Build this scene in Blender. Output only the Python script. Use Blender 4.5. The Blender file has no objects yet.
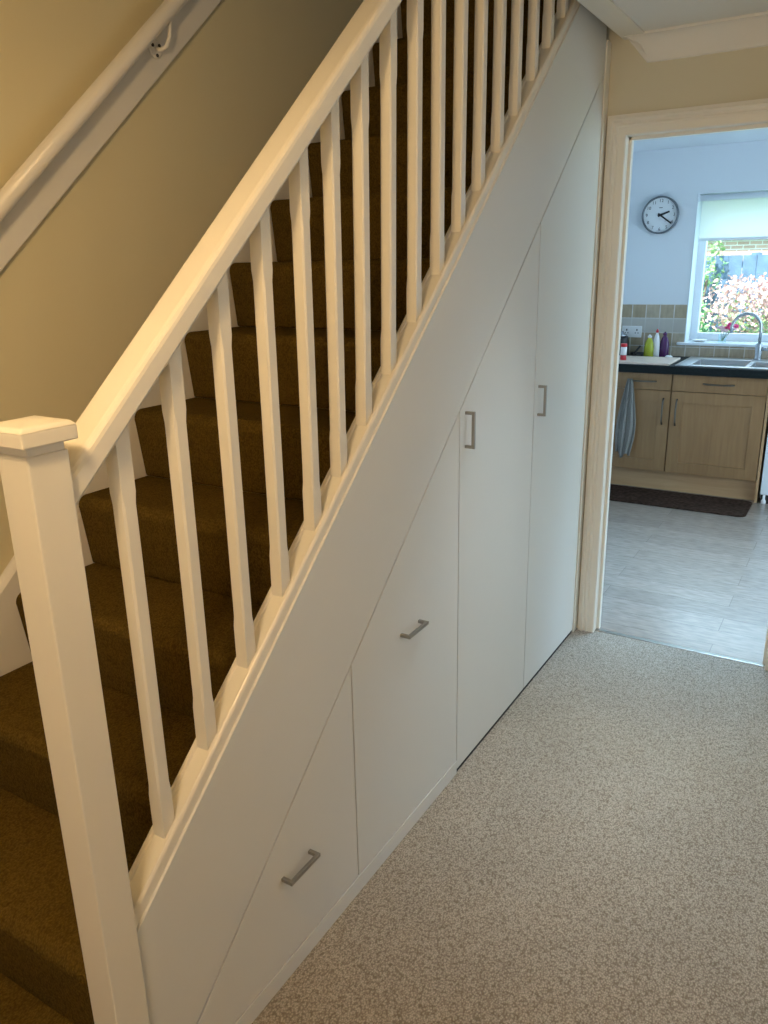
import bpy, math, random
from mathutils import Vector, Matrix
random.seed(7)
PI = math.pi
scn = bpy.context.scene
COL = scn.collection

# ---------------------------------------------------------------- camera
cam_d = bpy.data.cameras.new('camera')
cam = bpy.data.objects.new('camera', cam_d)
COL.objects.link(cam)
cam_d.sensor_fit = 'AUTO'
cam_d.sensor_width = 36.0
cam_d.lens = 785.65 * 36.0 / 1024.0
cam_d.clip_start = 0.02
cam.matrix_world = Matrix(((0.85672435, -0.13809639, 0.49694343, 0.9322),
                           (0.51540207, 0.26582885, -0.81467523, -0.5098),
                           (-0.01959819, 0.95407778, 0.29891722, 1.5494),
                           (0, 0, 0, 1)))
scn.camera = cam

# ---------------------------------------------------------------- world, lights, exposure
w = bpy.data.worlds.new('world'); scn.world = w; w.use_nodes = True
bg = w.node_tree.nodes['Background']
bg.inputs['Color'].default_value = (0.60, 0.82, 1.0, 1)
bg.inputs['Strength'].default_value = 5.4


def light(name, kind, loc, energy, color, target=None, size=None, size_y=None, **kw):
    d = bpy.data.lights.new(name, kind)
    d.energy = energy; d.color = color
    if kind == 'AREA':
        d.shape = 'RECTANGLE'; d.size = size; d.size_y = size_y or size
    elif kind == 'POINT':
        d.shadow_soft_size = size
    elif kind == 'SUN':
        d.angle = size
    for k, v in kw.items():
        setattr(d, k, v)
    o = bpy.data.objects.new(name, d); COL.objects.link(o)
    o.location = loc
    if target is not None:
        o.rotation_euler = (Vector(target) - Vector(loc)).to_track_quat('-Z', 'Y').to_euler()
    return o


light('sun', 'SUN', (0, 0, 12), 15.0, (1.0, 0.97, 0.90), target=(2.5, 7, 0), size=0.02)
# warm hall ceiling lamp, behind the photographer
light('hall_lamp', 'POINT', (0.30, -0.30, 2.06), 31.0, (1.0, 0.67, 0.32), size=0.07)
# daylight: patio door of the kitchen, kitchen window, room opening off the hall, front door glass, landing window
light('patio_daylight', 'AREA', (2.72, 4.0, 1.15), 7.0, (0.50, 0.74, 1.0), target=(0.2, 4.1, 1.0), size=1.5, size_y=1.7)
light('added_kitchen_fill', 'AREA', (0.50, 3.45, 2.27), 17.0, (0.40, 0.69, 1.0), target=(0.45, 3.40, 0.0), size=0.4, spread=math.radians(70))  # added fill with no known fitting, brightens the kitchen floor
light('window_daylight', 'AREA', (0.45, 5.86, 1.33), 1.0, (1, 1, 1), target=(0.45, 0, 1.33), size=1.3, size_y=0.95)
bpy.data.lights['window_daylight'].cycles.is_portal = True
light('added_carpet_fill', 'AREA', (0.60, 1.68, 2.285), 4.6, (0.74, 0.90, 1.0), target=(0.52, 1.72, 0), size=0.3, spread=math.radians(60))  # added fill with no known fitting, brightens the hall carpet
light('room_daylight', 'AREA', (1.5, 1.35, 1.15), 5.0, (0.78, 0.90, 1.0), target=(0, 1.45, 0.8), size=0.85, size_y=1.7)
light('front_door_daylight', 'AREA', (1.2, -2.2, 1.2), 9.0, (0.95, 0.96, 1.0), target=(0.5, 1, 0.6), size=0.7, size_y=1.7)
light('landing_daylight', 'AREA', (0.9, 3.3, 3.9), 1.5, (0.70, 0.86, 1.0), target=(-0.5, 1.2, 2.6), size=0.9, size_y=1.0)

vs = scn.view_settings
vs.view_transform = 'Standard'; vs.look = 'None'; vs.gamma = 1.0; vs.exposure = 0.0
vs.use_curve_mapping = False

# ---------------------------------------------------------------- measures
M = 0.8845                 # rise / going of the flight
OFF_D = -0.0998            # cupboard diagonal: z = OFF_D + M*y
OFF_S = 0.3091             # lower edge of base rail
L = 2.637                  # hall side of the kitchen wall
YEND = 2.585               # end of the cupboard and of the flight
RI, GO = 0.196, 0.2215     # rise, going
YK = 5.63                  # kitchen far wall
CEIL = 2.30


def YB(n):                 # back of tread n
    return 0.8026 + (n - 4) * GO

# ---------------------------------------------------------------- materials


def mat(name, color, rough=0.5, metal=0.0, spec=0.5, noise=None, bump=None, coat=0.0, trans=0.0, emit=None, alpha=None):
    """noise=(scale, amount) soft variation of the colour; bump=(scale, strength, dist)"""
    m = bpy.data.materials.new(name); m.use_nodes = True
    nt = m.node_tree; b = nt.nodes['Principled BSDF']
    b.inputs['Base Color'].default_value = (*color, 1)
    b.inputs['Roughness'].default_value = rough
    b.inputs['Metallic'].default_value = metal
    b.inputs['Specular IOR Level'].default_value = spec
    b.inputs['Coat Weight'].default_value = coat
    b.inputs['Transmission Weight'].default_value = trans
    tc = nt.nodes.new('ShaderNodeTexCoord')
    if noise:
        n = nt.nodes.new('ShaderNodeTexNoise'); n.inputs['Scale'].default_value = noise[0]
        n.inputs['Detail'].default_value = 4
        nt.links.new(tc.outputs['Object'], n.inputs['Vector'])
        r = nt.nodes.new('ShaderNodeValToRGB')
        a = noise[1]
        r.color_ramp.elements[0].position = 0.3; r.color_ramp.elements[1].position = 0.7
        r.color_ramp.elements[0].color = (*[c * (1 - a) for c in color], 1)
        r.color_ramp.elements[1].color = (*[min(1, c * (1 + a)) for c in color], 1)
        nt.links.new(n.outputs['Fac'], r.inputs['Fac'])
        nt.links.new(r.outputs['Color'], b.inputs['Base Color'])
    if bump:
        n = nt.nodes.new('ShaderNodeTexNoise'); n.inputs['Scale'].default_value = bump[0]
        nt.links.new(tc.outputs['Object'], n.inputs['Vector'])
        bp = nt.nodes.new('ShaderNodeBump'); bp.inputs['Strength'].default_value = bump[1]
        bp.inputs['Distance'].default_value = bump[2]
        nt.links.new(n.outputs['Fac'], bp.inputs['Height'])
        nt.links.new(bp.outputs['Normal'], b.inputs['Normal'])
    if emit:
        b.inputs['Emission Color'].default_value = (*emit[0], 1); b.inputs['Emission Strength'].default_value = emit[1]
    return m


def carpet_mat(name, c1, c2, scale, dist, stretch=(1, 1, 1)):
    m = bpy.data.materials.new(name); m.use_nodes = True
    nt = m.node_tree; N = nt.nodes; Lk = nt.links; b = N['Principled BSDF']
    b.inputs['Roughness'].default_value = 0.95; b.inputs['Specular IOR Level'].default_value = 0.1 if c1[2] > 0.3 else 0.03
    b.inputs['Sheen Weight'].default_value = 0.15 if c1[2] > 0.3 else 0.0
    tc = N.new('ShaderNodeTexCoord'); mp = N.new('ShaderNodeMapping'); mp.inputs['Scale'].default_value = stretch
    Lk.new(tc.outputs['Object'], mp.inputs['Vector'])
    v = N.new('ShaderNodeTexVoronoi'); v.inputs['Scale'].default_value = scale
    v.feature = 'F1'; v.inputs['Randomness'].default_value = 0.85
    wn = N.new('ShaderNodeTexNoise'); wn.inputs['Scale'].default_value = scale * 0.35; wn.inputs['Detail'].default_value = 3
    big = N.new('ShaderNodeTexNoise'); big.inputs['Scale'].default_value = 3.0; big.inputs['Detail'].default_value = 3
    for n in (v, wn, big):
        Lk.new(mp.outputs['Vector'], n.inputs['Vector'])
    rm = N.new('ShaderNodeMapRange'); rm.inputs['From Min'].default_value = 0.0; rm.inputs['From Max'].default_value = 0.75
    Lk.new(v.outputs['Distance'], rm.inputs['Value'])
    ma = N.new('ShaderNodeMath'); ma.operation = 'MULTIPLY_ADD'; ma.inputs[1].default_value = 0.5
    Lk.new(wn.outputs['Fac'], ma.inputs[0])
    mb = N.new('ShaderNodeMath'); mb.operation = 'MULTIPLY'; mb.inputs[1].default_value = 0.7
    Lk.new(rm.outputs['Result'], mb.inputs[0]); Lk.new(mb.outputs[0], ma.inputs[2])
    mix = N.new('ShaderNodeMix'); mix.data_type = 'RGBA'
    mix.inputs['A'].default_value = (*c1, 1); mix.inputs['B'].default_value = (*c2, 1)
    Lk.new(ma.outputs[0], mix.inputs['Factor'])
    mul = N.new('ShaderNodeMix'); mul.data_type = 'RGBA'; mul.blend_type = 'MULTIPLY'; mul.inputs['Factor'].default_value = 0.35
    cr = N.new('ShaderNodeValToRGB'); cr.color_ramp.elements[0].position = 0.35; cr.color_ramp.elements[1].position = 0.62
    cr.color_ramp.elements[0].color = (0.72, 0.72, 0.72, 1)
    Lk.new(big.outputs['Fac'], cr.inputs['Fac'])
    Lk.new(mix.outputs['Result'], mul.inputs['A']); Lk.new(cr.outputs['Color'], mul.inputs['B'])
    Lk.new(mul.outputs['Result'], b.inputs['Base Color'])
    inv = N.new('ShaderNodeMath'); inv.operation = 'SUBTRACT'; inv.inputs[0].default_value = 1.0
    Lk.new(ma.outputs[0], inv.inputs[1])
    bp = N.new('ShaderNodeBump'); bp.inputs['Strength'].default_value = 0.9; bp.inputs['Distance'].default_value = dist
    Lk.new(inv.outputs[0], bp.inputs['Height']); Lk.new(bp.outputs['Normal'], b.inputs['Normal'])
    return m


def wood_mat(name, c1, c2, scale=(1, 1, 1), rough=0.45):
    m = bpy.data.materials.new(name); m.use_nodes = True
    nt = m.node_tree; N = nt.nodes; Lk = nt.links; b = N['Principled BSDF']
    b.inputs['Roughness'].default_value = rough
    tc = N.new('ShaderNodeTexCoord'); mp = N.new('ShaderNodeMapping'); mp.inputs['Scale'].default_value = scale
    Lk.new(tc.outputs['Object'], mp.inputs['Vector'])
    n = N.new('ShaderNodeTexNoise'); n.inputs['Scale'].default_value = 6; n.inputs['Detail'].default_value = 5
    n.inputs['Distortion'].default_value = 0.6
    Lk.new(mp.outputs['Vector'], n.inputs['Vector'])
    r = N.new('ShaderNodeValToRGB'); r.color_ramp.elements[0].position = 0.3; r.color_ramp.elements[1].position = 0.7
    r.color_ramp.elements[0].color = (*c1, 1); r.color_ramp.elements[1].color = (*c2, 1)
    Lk.new(n.outputs['Fac'], r.inputs['Fac']); Lk.new(r.outputs['Color'], b.inputs['Base Color'])
    return m


def brick_mat(name, c1, c2, mortar, size, bw, bh, ms, rough, axes='XZ', offset=0.5, shift=(0, 0, 0), bumpd=0.002, spec=0.5, grain=0.0, pale=None):
    m = bpy.data.materials.new(name); m.use_nodes = True
    nt = m.node_tree; N = nt.nodes; Lk = nt.links; b = N['Principled BSDF']
    b.inputs['Roughness'].default_value = rough; b.inputs['Specular IOR Level'].default_value = spec
    tc = N.new('ShaderNodeTexCoord'); sp = N.new('ShaderNodeSeparateXYZ'); cb = N.new('ShaderNodeCombineXYZ')
    add = N.new('ShaderNodeVectorMath'); add.operation = 'ADD'; add.inputs[1].default_value = shift
    Lk.new(tc.outputs['Object'], add.inputs[0]); Lk.new(add.outputs[0], sp.inputs[0])
    Lk.new(sp.outputs[axes[0]], cb.inputs['X']); Lk.new(sp.outputs[axes[1]], cb.inputs['Y'])
    t = N.new('ShaderNodeTexBrick'); t.offset = offset
    t.inputs['Scale'].default_value = size; t.inputs['Brick Width'].default_value = bw; t.inputs['Row Height'].default_value = bh
    t.inputs['Mortar Size'].default_value = ms; t.inputs['Mortar Smooth'].default_value = 0.1
    t.inputs['Color1'].default_value = (*c1, 1); t.inputs['Color2'].default_value = (*c2, 1); t.inputs['Mortar'].default_value = (*mortar, 1)
    Lk.new(cb.outputs[0], t.inputs['Vector'])
    src = t.outputs['Color']
    if grain:
        mp = N.new('ShaderNodeMapping'); mp.inputs['Scale'].default_value = (3, 12, 1) if axes == 'XY' else (9, 3, 1)
        Lk.new(cb.outputs[0], mp.inputs['Vector'])
        n = N.new('ShaderNodeTexNoise'); n.inputs['Scale'].default_value = 5; n.inputs['Detail'].default_value = 6
        Lk.new(mp.outputs['Vector'], n.inputs['Vector'])
        r = N.new('ShaderNodeValToRGB'); r.color_ramp.elements[0].position = 0.3; r.color_ramp.elements[1].position = 0.7
        r.color_ramp.elements[0].color = (1 - grain, 1 - grain, 1 - grain, 1)
        Lk.new(n.outputs['Fac'], r.inputs['Fac'])
        mx = N.new('ShaderNodeMix'); mx.data_type = 'RGBA'; mx.blend_type = 'MULTIPLY'; mx.inputs['Factor'].default_value = 1
        Lk.new(src, mx.inputs['A']); Lk.new(r.outputs['Color'], mx.inputs['B']); src = mx.outputs['Result']
    if pale:
        g1 = N.new('ShaderNodeMath'); g1.operation = 'COMPARE'; g1.inputs[1].default_value = pale[0]; g1.inputs[2].default_value = pale[1]
        Lk.new(sp.outputs['Z'], g1.inputs[0])
        mm = N.new('ShaderNodeMath'); mm.operation = 'MULTIPLY'; mm.inputs[1].default_value = 0.75; Lk.new(g1.outputs[0], mm.inputs[0])
        mp2 = N.new('ShaderNodeMix'); mp2.data_type = 'RGBA'; mp2.inputs['B'].default_value = (*pale[2], 1)
        Lk.new(mm.outputs[0], mp2.inputs['Factor']); Lk.new(src, mp2.inputs['A']); src = mp2.outputs['Result']
    Lk.new(src, b.inputs['Base Color'])
    bp = N.new('ShaderNodeBump'); bp.invert = True; bp.inputs['Strength'].default_value = 0.5; bp.inputs['Distance'].default_value = bumpd
    Lk.new(t.outputs['Fac'], bp.inputs['Height']); Lk.new(bp.outputs['Normal'], b.inputs['Normal'])
    return m


MT = {}
MT['wall'] = mat('cream_wall_paint', (0.70, 0.62, 0.39), 0.85, spec=0.2, bump=(90, 0.08, 0.002))
MT['kwall'] = mat('pale_blue_white_wall_paint', (0.70, 0.74, 0.78), 0.85, spec=0.2, bump=(90, 0.08, 0.002))
MT['wall2'] = mat('cream_wall_paint_cooler_lit', (0.67, 0.62, 0.47), 0.85, spec=0.2, bump=(90, 0.08, 0.002))  # same cream paint as the stair wall; difference in light put into the colour
MT['ceil'] = mat('white_ceiling_paint', (0.80, 0.77, 0.71), 0.9, spec=0.2, bump=(60, 0.08, 0.002))
MT['gloss'] = mat('white_gloss_paint', (0.80, 0.76, 0.67), 0.32, bump=(35, 0.05, 0.003))
MT['panel'] = mat('white_satin_board', (0.72, 0.715, 0.68), 0.5, spec=0.35, bump=(25, 0.02, 0.002))
MT['dark'] = mat('painted_gap_shade', (0.03, 0.03, 0.03), 0.9)  # near-black standing in for shade in and under the cupboard fronts
MT['steel'] = mat('brushed_steel', (0.40, 0.375, 0.33), 0.35, metal=1.0)
MT['chrome'] = mat('polished_chrome', (0.45, 0.47, 0.50), 0.2, metal=1.0)
MT['sinksteel'] = mat('sink_steel', (0.72, 0.75, 0.78), 0.28, metal=1.0)
MT['darksteel'] = mat('dark_bronze_steel', (0.14, 0.125, 0.105), 0.45, metal=0.8)
MT['screw'] = mat('dark_screw', (0.05, 0.05, 0.05), 0.5, metal=0.6)
MT['carpet'] = carpet_mat('beige_loop_carpet', (0.68, 0.61, 0.52), (0.20, 0.165, 0.125), 250, 0.003, (1.0, 0.75, 1))
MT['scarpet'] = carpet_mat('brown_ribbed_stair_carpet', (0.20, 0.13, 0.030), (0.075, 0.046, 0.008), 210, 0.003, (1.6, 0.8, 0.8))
MT['matfab'] = carpet_mat('dark_brown_mat_pile', (0.10, 0.058, 0.042), (0.028, 0.017, 0.012), 55, 0.005, (0.6, 1.3, 1))
MT['vinyl'] = brick_mat('grey_oak_vinyl_planks', (0.36, 0.29, 0.235), (0.30, 0.24, 0.195), (0.20, 0.165, 0.135), 1.0, 1.1, 0.145, 0.0012, 0.24, axes='XY', spec=1.0, bumpd=0.0006, grain=0.3)
MT['tile'] = brick_mat('stone_wall_tiles', (0.40, 0.31, 0.19), (0.52, 0.44, 0.33), (0.70, 0.68, 0.63), 1.0, 0.1, 0.1, 0.0035, 0.3, offset=0.0, shift=(0.0, 0, 0.059), grain=0.25, pale=(1.150, 0.05, (0.50, 0.49, 0.46)))
MT['oak'] = wood_mat('light_oak_door', (0.25, 0.135, 0.055), (0.31, 0.175, 0.072), (7, 7, 0.5))
MT['oakh'] = wood_mat('light_oak_drawer', (0.25, 0.135, 0.055), (0.31, 0.175, 0.072), (7, 7, 0.5))
MT['oakdark'] = wood_mat('oak_plinth', (0.42, 0.25, 0.12), (0.50, 0.31, 0.16), (0.5, 7, 7))
MT['worktop'] = mat('black_laminate', (0.010, 0.014, 0.015), 0.6, spec=0.15, noise=(60, 0.3))
MT['upvc'] = mat('white_upvc', (0.80, 0.85, 0.90), 0.3)
MT['appliance'] = mat('white_appliance_enamel', (0.75, 0.80, 0.83), 0.25)
MT['blackplastic'] = mat('black_plastic', (0.015, 0.015, 0.017), 0.4)
MT['whiteplastic'] = mat('white_plastic', (0.80, 0.80, 0.80), 0.35)
MT['red'] = mat('red_plastic', (0.55, 0.02, 0.03), 0.35)
MT['yellow'] = mat('yellow_green_plastic', (0.40, 0.44, 0.03), 0.25)
MT['purple'] = mat('dark_purple_plastic', (0.07, 0.015, 0.09), 0.25)
MT['board'] = mat('pale_beech_board', (0.78, 0.62, 0.52), 0.4, noise=(12, 0.08))
MT['towel'] = mat('pale_grey_cotton', (0.24, 0.23, 0.21), 0.95, noise=(120, 0.12), bump=(260, 0.5, 0.003))
MT['clockface'] = mat('pale_clock_face', (0.72, 0.74, 0.76), 0.5)
MT['clockrim'] = mat('dark_steel_rim', (0.16, 0.18, 0.20), 0.35, metal=0.7)
MT['ink'] = mat('black_ink', (0.01, 0.01, 0.012), 0.6)
MT['petal'] = mat('pink_petal', (0.80, 0.06, 0.22), 0.6)
MT['petalw'] = mat('pale_pink_petal', (0.80, 0.55, 0.60), 0.6)
MT['stem'] = mat('green_stem', (0.06, 0.16, 0.04), 0.6)
MT['fence'] = mat('blue_painted_timber', (0.10, 0.16, 0.24), 0.7, noise=(9, 0.2))
MT['grass'] = mat('lawn', (0.10, 0.22, 0.05), 0.95, noise=(5, 0.4))
MT['leafg'] = mat('green_leaf', (0.14, 0.34, 0.14), 0.55, noise=(2.5, 0.5))
MT['leafy'] = mat('lime_leaf', (0.32, 0.48, 0.18), 0.55, noise=(2.5, 0.4))
MT['leafp'] = mat('pink_white_leaf', (0.64, 0.40, 0.36), 0.55, noise=(3.0, 0.25))
MT['bark'] = mat('bark', (0.12, 0.08, 0.05), 0.9)
MT['brick'] = brick_mat('pale_red_brick', (0.48, 0.30, 0.24), (0.40, 0.24, 0.19), (0.60, 0.57, 0.53), 1.0, 0.225, 0.075, 0.008, 0.8)
MT['render'] = mat('white_render', (0.80, 0.80, 0.78), 0.8)
MT['roof'] = mat('slate_roof', (0.14, 0.15, 0.17), 0.7, noise=(6, 0.2))
MT['lampglass'] = mat('opal_glass', (0.85, 0.80, 0.70), 0.3)


def glass_mat():
    m = bpy.data.materials.new('clear_window_glass'); m.use_nodes = True
    nt = m.node_tree; N = nt.nodes; N.remove(N['Principled BSDF'])
    tr = N.new('ShaderNodeBsdfTransparent'); tr.inputs['Color'].default_value = (0.93, 0.98, 0.99, 1)
    gl = N.new('ShaderNodeBsdfGlossy'); gl.inputs['Roughness'].default_value = 0.02
    mx = N.new('ShaderNodeMixShader'); mx.inputs['Fac'].default_value = 0.06
    nt.links.new(tr.outputs[0], mx.inputs[1]); nt.links.new(gl.outputs[0], mx.inputs[2])
    nt.links.new(mx.outputs[0], N['Material Output'].inputs['Surface'])
    return m


def blind_mat():
    m = bpy.data.materials.new('translucent_white_blind'); m.use_nodes = True
    nt = m.node_tree; N = nt.nodes; N.remove(N['Principled BSDF'])
    d = N.new('ShaderNodeBsdfDiffuse'); d.inputs['Color'].default_value = (0.85, 0.88, 0.88, 1)
    t = N.new('ShaderNodeBsdfTranslucent'); t.inputs['Color'].default_value = (0.96, 0.96, 0.93, 1)
    mx = N.new('ShaderNodeMixShader'); mx.inputs['Fac'].default_value = 0.8
    nt.links.new(d.outputs[0], mx.inputs[1]); nt.links.new(t.outputs[0], mx.inputs[2])
    nt.links.new(mx.outputs[0], N['Material Output'].inputs['Surface'])
    return m


MT['glass'] = glass_mat(); MT['blind'] = blind_mat()
MT['clearglass'] = mat('thin_clear_glass', (0.92, 0.97, 0.98), 0.03, trans=0.9)

# ---------------------------------------------------------------- mesh tools


class MB:
    def __init__(s):
        s.v = []; s.f = []; s.sm = []

    def add(s, verts, faces, smooth=False):
        k = len(s.v); s.v += [tuple(p) for p in verts]
        s.f += [tuple(i + k for i in f) for f in faces]; s.sm += [smooth] * len(faces)
        return s

    def box(s, x0, x1, y0, y1, z0, z1):
        v = [(x0, y0, z0), (x1, y0, z0), (x1, y1, z0), (x0, y1, z0), (x0, y0, z1), (x1, y0, z1), (x1, y1, z1), (x0, y1, z1)]
        return s.add(v, [(0, 3, 2, 1), (4, 5, 6, 7), (0, 1, 5, 4), (1, 2, 6, 5), (2, 3, 7, 6), (3, 0, 4, 7)])

    def prism(s, poly, axis, a, b, smooth=False):
        """poly: 2D points (the two axes other than `axis`, in xyz order), extruded from a to b"""
        def p(q, t):
            q = list(q); q.insert(axis, t); return tuple(q)
        n = len(poly)
        v = [p(q, a) for q in poly] + [p(q, b) for q in poly]
        f = [tuple(range(n))[::-1], tuple(range(n, 2 * n))]
        k = len(s.v); s.add(v, f)
        s.f += [(k + i, k + (i + 1) % n, k + n + (i + 1) % n, k + n + i) for i in range(n)]
        s.sm += [smooth] * n
        return s

    def sweep(s, prof, path, frames=None, smooth=True, cap=True, up=(0, 0, 1)):
        """prof: closed 2D loop (side, up); path: 3D points"""
        P = [Vector(p) for p in path]; n = len(prof); rings = []
        for i, p in enumerate(P):
            t = (P[min(i + 1, len(P) - 1)] - P[max(i - 1, 0)]).normalized()
            u = Vector(up) - t * t.dot(Vector(up))
            if u.length < 1e-4:
                u = Vector((1, 0, 0)) - t * t.x
            u.normalize(); sd = t.cross(u)
            rings.append([p + sd * a + u * b for a, b in prof])
        k = len(s.v); s.v += [tuple(q) for r in rings for q in r]
        for i in range(len(P) - 1):
            for j in range(n):
                s.f.append((k + i * n + j, k + i * n + (j + 1) % n, k + (i + 1) * n + (j + 1) % n, k + (i + 1) * n + j)); s.sm.append(smooth)
        if cap:
            s.f.append(tuple(k + j for j in range(n))[::-1]); s.sm.append(False)
            s.f.append(tuple(k + (len(P) - 1) * n + j for j in range(n))); s.sm.append(False)
        return s

    def tube(s, path, r, n=12, up=(0, 0, 1)):
        return s.sweep([(r * math.cos(2 * PI * j / n), r * math.sin(2 * PI * j / n)) for j in range(n)], path, up=up)

    def lathe(s, prof, c=(0, 0, 0), n=24, axis=2, smooth=True):
        """prof: (r, h) pairs bottom to top, closed with caps"""
        k = len(s.v)
        for r, h in prof:
            for j in range(n):
                a = 2 * PI * j / n; q = [r * math.cos(a), r * math.sin(a)]; q.insert(axis, h)
                s.v.append((c[0] + q[0], c[1] + q[1], c[2] + q[2]))
        for i in range(len(prof) - 1):
            for j in range(n):
                s.f.append((k + i * n + j, k + i * n + (j + 1) % n, k + (i + 1) * n + (j + 1) % n, k + (i + 1) * n + j)); s.sm.append(smooth)
        s.f.append(tuple(k + j for j in range(n))[::-1]); s.sm.append(False)
        s.f.append(tuple(k + (len(prof) - 1) * n + j for j in range(n))); s.sm.append(False)
        return s

    def build(s, name, material, parent=None, bevel=0.0, seg=2, origin=None):
        """verts are world coordinates; the object's origin goes to the parent's place or to `origin`"""
        o0 = Vector(origin) if origin is not None else (world_loc(parent) if parent else Vector((0, 0, 0)))
        me = bpy.data.meshes.new(name)
        me.from_pydata([tuple(Vector(v) - o0) for v in s.v], [], s.f); me.update()
        for p, sm in zip(me.polygons, s.sm):
            p.use_smooth = sm
        import bmesh
        bm = bmesh.new(); bm.from_mesh(me); bmesh.ops.recalc_face_normals(bm, faces=bm.faces); bm.to_mesh(me); bm.free()
        me.materials.append(MT[material])
        o = bpy.data.objects.new(name, me); COL.objects.link(o)
        if parent:
            o.parent = parent
            if origin is not None:
                o.location = o0 - world_loc(parent)
        else:
            o.location = o0
        if bevel:
            b = o.modifiers.new('bevel', 'BEVEL'); b.width = bevel; b.segments = seg; b.limit_method = 'ANGLE'; b.angle_limit = math.radians(35)
            b.harden_normals = False
        return o


def world_loc(o):
    l = Vector(o.location)
    while o.parent:
        o = o.parent; l = l + Vector(o.location)
    return l


def tag(o, label, cat, group=None, kind=None):
    o['label'] = label; o['category'] = cat
    if group: o['group'] = group
    if kind: o['kind'] = kind
    return o


def thing(name, loc, label, cat, group=None):
    o = bpy.data.objects.new(name, None); COL.objects.link(o); o.location = loc
    o.empty_display_size = 0.05
    return tag(o, label, cat, group)


def struct(name, mb, material, parent=None, label=None, bevel=0.0):
    o = mb.build(name, material, parent, bevel=bevel)
    if not parent:
        o['kind'] = 'structure'
    if label: o['label'] = label
    return o


def rrect(w_, h_, r, n=4, r2=None):
    """rounded rectangle centred at 0; r top corners, r2 bottom corners"""
    r2 = r if r2 is None else r2
    out = []
    for cx, cy, a0, rr in ((w_ / 2 - r, h_ / 2 - r, 0, r), (-w_ / 2 + r, h_ / 2 - r, PI / 2, r), (-w_ / 2 + r2, -h_ / 2 + r2, PI, r2), (w_ / 2 - r2, -h_ / 2 + r2, 1.5 * PI, r2)):
        for k in range(n + 1):
            a = a0 + k / n * PI / 2
            out.append((cx + rr * math.cos(a), cy + rr * math.sin(a)))
    return out


# ================================================================ THE SETTING
XW = -0.834          # stair wall
XR = 1.06            # right wall of the hall
struct('floor_hall', MB().box(XW, 2.3, -2.4, L + 0.019, -0.05, 0.0), 'carpet', label='beige loop pile hall carpet')
struct('floor_kitchen', MB().box(-0.69, 2.9, L + 0.019, YK + 0.3, -0.05, 0.0), 'vinyl', label='pale grey wood plank kitchen floor')
struct('wall_left', MB().box(XW - 0.1, XW, -2.5, 3.9, 0, 4.9), 'wall', label='cream painted wall beside the stairs')
# kitchen wall with door opening, hall side cream
DL, DR, DH = 0.081, 0.763, 1.983
kw = MB().box(-0.834, DL - 0.02, L, L + 0.085, 0, CEIL + 0.248).box(DR + 0.02, 2.9, L, L + 0.085, 0, CEIL + 0.248).box(DL - 0.02, DR + 0.02, L, L + 0.085, DH + 0.02, CEIL + 0.248)
struct('wall_kitchen_door', kw, 'wall2', label='cream wall around the kitchen doorway')
# right wall of the hall with an opening to a room
rw = MB().box(XR, XR + 0.1, 0.2, 0.85, 0, CEIL).box(XR, XR + 0.1, 1.95, L, 0, CEIL).box(XR, XR + 0.1, 0.85, 1.95, 2.0, CEIL)
rw.box(XR, 2.2, 0.1, 0.2, 0, CEIL)
struct('wall_right', rw, 'wall')
struct('wall_outer', MB().box(2.2, 2.3, -2.4, L, 0, CEIL), 'wall')
struct('wall_back', MB().box(XW, 2.3, -2.5, -2.4, 0, 4.9), 'wall')
# hall ceiling (open above the flight)
struct('ceiling_hall', MB().box(0.131, 2.3, -2.4, L, CEIL, CEIL + 0.248).box(XW, 0.131, -2.4, 0.15, CEIL, CEIL + 0.248), 'ceil', label='white hall ceiling')
struct('trim_ceiling_edge', MB().box(0.049, 0.131, 0.15, L, CEIL - 0.006, CEIL + 0.26), 'gloss', label='white board edging the stairwell opening')['kind'] = 'structure'
# landing and upper storey shell
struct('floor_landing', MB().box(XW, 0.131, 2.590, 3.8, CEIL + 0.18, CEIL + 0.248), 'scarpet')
struct('wall_landing', MB().box(XW, 2.3, 3.8, 3.9, 2.5, 4.9), 'kwall')
struct('wall_landing_right', MB().box(2.2, 2.3, -2.4, 3.9, 2.5, 4.9), 'kwall')
struct('ceiling_upstairs', MB().box(XW - 0.1, 2.3, -2.5, 3.9, 4.9, 5.0), 'ceil')

# cove cornice along the kitchen wall


def cove(x0, x1):
    """concave cove; its left end is coped to the same curve"""
    prof = [(L, CEIL, x0), (L, CEIL - 0.089, x0 + 0.077)]
    for k in range(13):
        a = k / 12 * PI / 2
        prof.append((L - 0.052 + 0.046 * math.cos(a), CEIL - 0.086 + 0.078 * math.sin(a), x0 + 0.077 * math.cos(a)))
    prof += [(L - 0.052, CEIL - 0.008, x0), (L - 0.052, CEIL, x0)]
    n_ = len(prof)
    v_ = [(xe, y, z) for y, z, xe in prof] + [(x1, y, z) for y, z, xe in prof]
    f_ = [(i, (i + 1) % n_, n_ + (i + 1) % n_, n_ + i) for i in range(n_)] + [tuple(range(n_))[::-1], tuple(range(n_, 2 * n_))]
    return MB().add(v_, f_)


struct('trim_cornice', cove(0.058, XR), 'ceil', label='white cove cornice above the kitchen doorway')

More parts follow.
